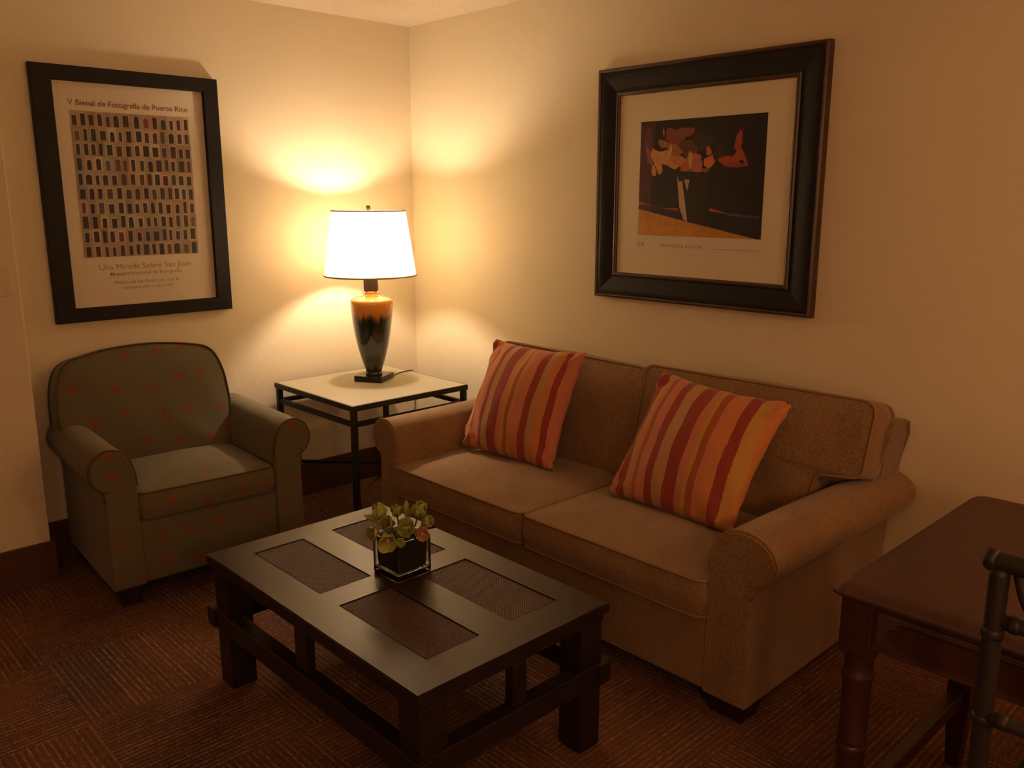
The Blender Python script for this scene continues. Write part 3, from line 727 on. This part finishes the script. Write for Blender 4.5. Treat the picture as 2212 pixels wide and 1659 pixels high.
for sg, xx in ((1, cw0), (-1, cw1)):
    pole('back_brace', [(xx + sg * .026, yb, .962), (xx + sg * .045, yb, .91), (xx + sg * .085, yb, .868)], .009)
    pole('back_brace', [(xx + sg * .10, yb, .86), (xx + sg * .16, yb, .78), (xx + sg * .20, yb, .70)], .009)
for x in (cw0 + .01, cw1 - .01): pole('front_leg', [(x, -1.075, 0), (x, -1.075, .44)], .0155, rings=(.35, .75))
for x in (cw0 + .005, cw1 - .005):
    pole('seat_rail', [(x, yb + .015, .435), (x, -1.075, .435)], .014); pole('stretcher', [(x, yb, .18), (x, -1.075, .18)], .011)
pole('seat_rail', [(cw0, -1.075, .435), (cw1, -1.075, .435)], .014); pole('seat_rail', [(cw0, yb + .018, .435), (cw1, yb + .018, .435)], .014)
M_seat = mat('dark_seat_fabric', (.05, .025, .018), .9)
so = puff('seat_cushion', round_poly([(cw0 + .015, yb + .04), (cw1 - .015, yb + .04), (cw1 - .015, -1.06), (cw0 + .015, -1.06)], .03), .035, .012, M_seat, bc, Matrix.Translation((-3.765, 1.29, .465)), bulge=.008)

# ------------------------------------------------------------------ light switch on the pier
sw = thing('light_switch', 'cream light switch plate on the projecting wall', 'switch', (PX, -2.128, 1.238))
box('plate', (0, -.036, -.057), (.006, .036, .057), M_plate, sw, .002, 2)
box('toggle', (.006, -.006, -.012), (.014, .006, .012), M_plate, sw, .001, 1)

# ------------------------------------------------------------------ pictures
def mitred_frame(parent, inner, outer, profile, m, B, name='frame_rail'):
    """inner/outer rects (u0,u1,v0,v1) in the picture plane; profile [(t,h)] t 0 outer..1 inner, h depth off the wall"""
    io = lambda t: [(outer[0] + (inner[0] - outer[0]) * t, outer[2] + (inner[2] - outer[2]) * t), (outer[1] + (inner[1] - outer[1]) * t, outer[2] + (inner[2] - outer[2]) * t),
                    (outer[1] + (inner[1] - outer[1]) * t, outer[3] + (inner[3] - outer[3]) * t), (outer[0] + (inner[0] - outer[0]) * t, outer[3] + (inner[3] - outer[3]) * t)]
    objs = []
    for s in range(4):
        r0 = [B @ Vector((*io(t)[s], h)) for t, h in profile]; r1 = [B @ Vector((*io(t)[(s + 1) % 4], h)) for t, h in profile]
        objs.append(loft(name, [r0, r1], m, parent, smooth=True))
    return objs
def text(name, body, u0, u1, v, height, m, parent, B, h, bold=0.0, shear=0.0, space=1.0):
    c = bpy.data.curves.new(name, 'FONT'); c.body = body; c.size = 1.0; c.offset = bold; c.shear = shear; c.space_character = space; c.resolution_u = 3
    o = bpy.data.objects.new(name, c); COL.objects.link(o); bpy.context.view_layer.update()
    me = bpy.data.meshes.new_from_object(o.evaluated_get(bpy.context.evaluated_depsgraph_get()))
    bpy.data.objects.remove(o); bpy.data.curves.remove(c)
    xs = [q.co.x for q in me.vertices]; a, b2 = min(xs), max(xs); k = (u1 - u0) / (b2 - a)
    for q in me.vertices: q.co = B @ Vector((u0 + (q.co.x - a) * k, v + q.co.y * height / .70, h))
    me.materials.clear(); return link(name, me, m, parent)
def ink_mesh(name, polys, m, parent, B):
    v = []; f = []; cols = []
    for pts, col, h in polys:
        i = len(v); v += [B @ Vector((x, y, h)) for x, y in pts]; f.append(tuple(range(i, i + len(pts)))); cols += [col] * len(pts)
    me = mesh_of(name, v, f); ca = me.color_attributes.new('ink', 'FLOAT_COLOR', 'CORNER')
    k = 0
    for p, (pts, col, h) in zip(me.polygons, polys):
        for li_ in p.loop_indices: ca.data[li_].color = (*col, 1)
    return link(name, me, m, parent)
rect = lambda x0, x1, y0, y1: [(x0, y0), (x1, y0), (x1, y1), (x0, y1)]

# poster (plane x = 0, u = world y, v = world z); origin at its bottom centre on the wall
PO = (0, -1.505, 1.028)
poster = thing('framed_poster', 'tall framed poster of many doors in a plain black frame', 'poster', PO)
Bp = basis((0, 0, 0), (0, 1, 0), (0, 0, 1), (1, 0, 0))
U = lambda y: y - PO[1]
V = lambda z: z - PO[2]
outer = (U(-1.893), U(-1.117), V(1.028), V(2.072)); inner = (U(-1.814), U(-1.186), V(1.087), V(2.012))
mitred_frame(poster, inner, outer, [(0, .002), (0, .031), (.04, .034), (.96, .034), (1, .031), (1, .012)], M_frame_black, Bp)
pm_ = ink_mesh('poster_sheet', [(rect(inner[0] - .004, inner[1] + .004, inner[2] - .004, inner[3] + .004), (1, 1, 1), .014)], M_mat_l, poster, Bp)
G = (U(-1.754), U(-1.255), V(1.297), V(1.898)); polys = []; rr = random.Random(4)
polys.append((rect(*G), (.11, .075, .045), .0145))
rows, cols = 10, 14
walls = [tuple(a * .45 + .085 * b for a, b in zip(w_, (1.0, .8, .62))) for w_ in [(.17, .12, .075), (.20, .15, .10), (.13, .10, .07), (.22, .12, .08), (.15, .14, .09), (.24, .17, .11), (.19, .10, .06), (.13, .13, .085)]]
doors = [(.045, .022, .010), (.055, .025, .012), (.035, .022, .014), (.09, .025, .012), (.04, .03, .018), (.05, .025, .03), (.11, .03, .012), (.06, .035, .015)]
for r in range(rows):
    y1 = G[3] - (G[3] - G[2]) * r / rows; y0 = G[3] - (G[3] - G[2]) * (r + 1) / rows; x = G[0]
    wd = [rr.uniform(.8, 1.25) for _ in range(cols)]; tot = sum(wd)
    for q in wd:
        wdt = (G[1] - G[0]) * q / tot; h_ = y1 - y0; yo0 = y0 + rr.uniform(.02, .10) * h_; yo1 = y1 - rr.uniform(.06, .26) * h_
        wc = rr.choice(walls); kk = rr.uniform(.75, 1.2); wc = tuple(a * kk for a in wc)
        wc = tuple(min(.6, a * 2.3) for a in wc); polys.append((rect(x, x + wdt, y0, y1), wc, .0150))
        fx0, fx1 = x + wdt * rr.uniform(.10, .2), x + wdt * rr.uniform(.80, .90)
        fr = tuple(min(.62, a * rr.uniform(1.15, 1.6)) for a in wc)
        arch = rr.random() < .35; dc = rr.choice(doors)
        if rr.random() < .10: dc = tuple(a * 3 for a in dc)
        def door_shape(a, b_, c0, c1, arch):
            if not arch: return rect(a, b_, c0, c1)
            rad = (b_ - a) / 2; return [(a, c0), (b_, c0)] + [((a + b_) / 2 + rad * math.cos(t), c1 - rad + rad * math.sin(t)) for t in [PI * i / 8 for i in range(9)]]
        polys.append((door_shape(fx0, fx1, yo0, yo1, arch), fr, .0154))
        ins = wdt * rr.uniform(.06, .12)
        dc = tuple(.7 * a + .018 for a in dc); polys.append((door_shape(fx0 + ins, fx1 - ins, yo0, yo1 - ins * 1.2, arch), dc, .0158))
        x += wdt
ink_mesh('door_photographs', polys, M_print, pm_, Bp)
text('poster_title', 'V Bienal de Fotografía de Puerto Rico', U(-1.758), U(-1.257), V(1.921), .022, M_ink, pm_, Bp, .0146, .012)
text('poster_subtitle', 'Una Mirada Sobre San Juan', U(-1.698), U(-1.298), V(1.243), .023, M_ink2, pm_, Bp, .0146, .0)
text('poster_line', 'Muestra Nacional de Fotografía', U(-1.655), U(-1.343), V(1.216), .015, M_ink2, pm_, Bp, .0146, .005)
text('poster_line', 'Museo de las Américas, Sala 8', U(-1.643), U(-1.358), V(1.179), .015, M_ink2, pm_, Bp, .0146, .0, .25)
text('poster_line', 'noviembre 2006 a enero 2007', U(-1.610), U(-1.382), V(1.155), .012, M_ink2, pm_, Bp, .0146, .0, .25)

# framed flower print (plane y = 0, u = world x, v = world z)
QO = (1.8955, 0, 1.116)
pic = thing('framed_print', 'wide framed flower still life print in a moulded dark frame', 'picture', QO)
Bq = basis((0, 0, 0), (1, 0, 0), (0, 0, 1), (0, -1, 0))
U = lambda x: x - QO[0]
V = lambda z: z - QO[2]
outer = (U(1.374), U(2.417), V(1.116), V(2.080)); inner = (U(1.483), U(2.291), V(1.228), V(1.967))
lerp4 = lambda t: tuple(a + (b_ - a) * t for a, b_ in zip(outer, inner))
mitred_frame(pic, lerp4(.14), outer, [(0, .002), (0, .030), (.25, .036), (.6, .038), (.9, .034), (1, .030), (1, .01)], M_frame_brown, Bq, 'outer_moulding')
mitred_frame(pic, lerp4(.84), lerp4(.14), [(0, .008), (0, .031), (.08, .033), (.25, .032), (.5, .027), (.75, .020), (.95, .016), (1, .016), (1, .008)], M_frame_dark, Bq, 'frame_rail')
mitred_frame(pic, inner, lerp4(.84), [(0, .008), (0, .019), (.2, .023), (.5, .024), (.8, .021), (1, .016), (1, .008)], M_frame_brown, Bq, 'inner_moulding')
mt = ink_mesh('mount', [(rect(inner[0] - .004, inner[1] + .004, inner[2] - .004, inner[3] + .004), (1, 1, 1), .010)], M_mat_r, pic, Bq)
ink_mesh('print_sheet', [(rect(U(1.584), U(2.186), V(1.315), V(1.862)), (1, 1, 1), .0104)], M_paper_r, mt, Bq)
# loose generic flowers in a vase, on an ochre table, dark ground
I = (U(1.595), U(2.183), V(1.392), V(1.855)); W_, H_ = I[1] - I[0], I[3] - I[2]
pp = lambda pts: [(I[0] + W_ * a, I[2] + H_ * b_) for a, b_ in pts]
polys = []; z0 = .0108
def paint(pts, col):
    global z0
    polys.append((pp(pts), tuple(min(.8, c * 2.0) for c in col), z0)); z0 += .000012
def blob(cx, cy, rx, ry, rot, col, jag=.18, n=13, seed=0):
    q = random.Random(seed); out = []; n = 30; f1, f2, f3 = [q.uniform(0, 6.28) for _ in range(3)]
    for i in range(n):
        a = 2 * PI * i / n; k = 1 + jag * (math.sin(2 * a + f1) + .6 * math.sin(3 * a + f2) + .35 * math.sin(7 * a + f3)); x, y = rx * k * math.cos(a), ry * k * math.sin(a)
        out.append((min(.995, max(.005, cx + x * math.cos(rot) - y * math.sin(rot))), min(.995, max(.005, cy + x * math.sin(rot) + y * math.cos(rot)))))
    paint(out, col)
paint([(0, 0), (1, 0), (1, 1), (0, 1)], (.016, .009, .007))
paint([(0, .2), (.1, .2), (.13, .99), (0, .99)], (.045, .015, .013)); paint([(.62, .12), (1, .1), (1, .95), (.86, .98)], (.013, .008, .009))
paint([(0, 0), (.97, 0), (.4, .135), (.0, .235)], (.33, .155, .028)); paint([(0, 0), (.72, 0), (.36, .08), (0, .12)], (.37, .175, .032))
paint([(0, .255), (.36, .205), (.36, .235), (.0, .30)], (.04, .012, .008)); paint([(0, .275), (.12, .268), (0, .305)], (.26, .06, .03)); paint([(.2, .245), (.34, .225), (.34, .245)], (.27, .06, .03))
paint([(.60, .225), (.78, .195), (.60, .25)], (.25, .05, .028)); paint([(.72, .19), (.98, .17), (.98, .185), (.78, .205)], (.055, .045, .075)); paint([(.72, .07), (.98, .05), (.98, .165), (.75, .185)], (.018, .013, .028))
paint([(.33, .545), (.575, .535), (.56, .11), (.40, .13)], (.020, .013, .009)); paint([(.325, .53), (.345, .47), (.37, .48), (.40, .30), (.425, .125), (.395, .145), (.355, .25)], (.30, .235, .155)); paint([(.385, .49), (.43, .49), (.415, .39)], (.28, .215, .14))
paint([(.35, .585), (.58, .58), (.575, .55), (.345, .56)], (.13, .07, .035))
for k, (cx, cy, rx, ry, ro, col) in enumerate([
    (.07, .80, .03, .16, -.05, (.085, .022, .030)), (.085, .70, .022, .09, .2, (.17, .055, .055)), (.15, .66, .04, .10, .25, (.36, .19, .06)), (.125, .57, .02, .05, .3, (.36, .19, .06)),
    (.20, .80, .03, .05, .7, (.20, .09, .035)), (.24, .67, .10, .075, -.4, (.35, .18, .055)), (.30, .82, .085, .10, .6, (.14, .042, .022)), (.37, .88, .07, .055, .5, (.15, .05, .03)), (.30, .74, .06, .06, .2, (.22, .085, .035)),
    (.42, .74, .07, .10, 1.0, (.075, .028, .018)), (.53, .80, .08, .08, .2, (.028, .018, .012)), (.35, .64, .075, .05, -.5, (.30, .115, .045)), (.40, .60, .05, .035, -.3, (.26, .085, .035)), (.47, .635, .068, .072, .1, (.25, .085, .038)), (.43, .66, .018, .07, .1, (.33, .17, .085)),
    (.585, .635, .042, .055, 0, (.40, .11, .03)), (.575, .72, .022, .035, .5, (.33, .075, .03)), (.66, .70, .05, .06, .4, (.03, .016, .013)), (.73, .64, .08, .035, .25, (.24, .042, .026)), (.80, .67, .05, .045, .9, (.26, .05, .032)), (.80, .79, .022, .10, -.15, (.24, .045, .025)), (.79, .60, .075, .022, .1, (.17, .035, .018)), (.85, .64, .015, .05, .5, (.20, .05, .03)), (.26, .74, .012, .05, -.3, (.40, .24, .10)), (.20, .90, .006, .04, 0, (.22, .12, .08))]):
    blob(cx, cy, rx, ry, ro, col, .2, 12, k + 40)
ink_mesh('flower_print', polys, M_paint, mt, Bq)
text('print_caption', 'FRANCISCO RODÓN', U(1.712), U(1.920), V(1.346), .013, M_ink2, mt, Bq, .0109, .0, 0, 1.1)
# small museum mark : two linked peaks and a crossed peak
def stroke(a, b_, w):
    a, b_ = Vector(a), Vector(b_); d = (b_ - a).normalized(); n = Vector((-d.y, d.x)) * w
    return [tuple(a + n), tuple(a - n), tuple(b_ - n), tuple(b_ + n)]
lx, lz = U(1.590), V(1.342); mk = []
for a, b_ in (((0, 0), (.010, .022)), ((.010, .022), (.020, .0)), ((.020, 0), (.030, .022)), ((.030, .022), (.040, 0)), ((.024, .009), (.042, .013)), ((.014, .012), (.006, .004))):
    mk.append((stroke((lx + a[0], lz + a[1]), (lx + b_[0], lz + b_[1]), .0012), (.17, .12, .07), .0109))
ink_mesh('print_mark', mk, M_ink2, mt, Bq)
ink_mesh('print_credit_line', [(rect(U(1.952), U(2.175), V(1.3455), V(1.3485)), (.3, .2, .1), .0109)], M_ink3, mt, Bq)
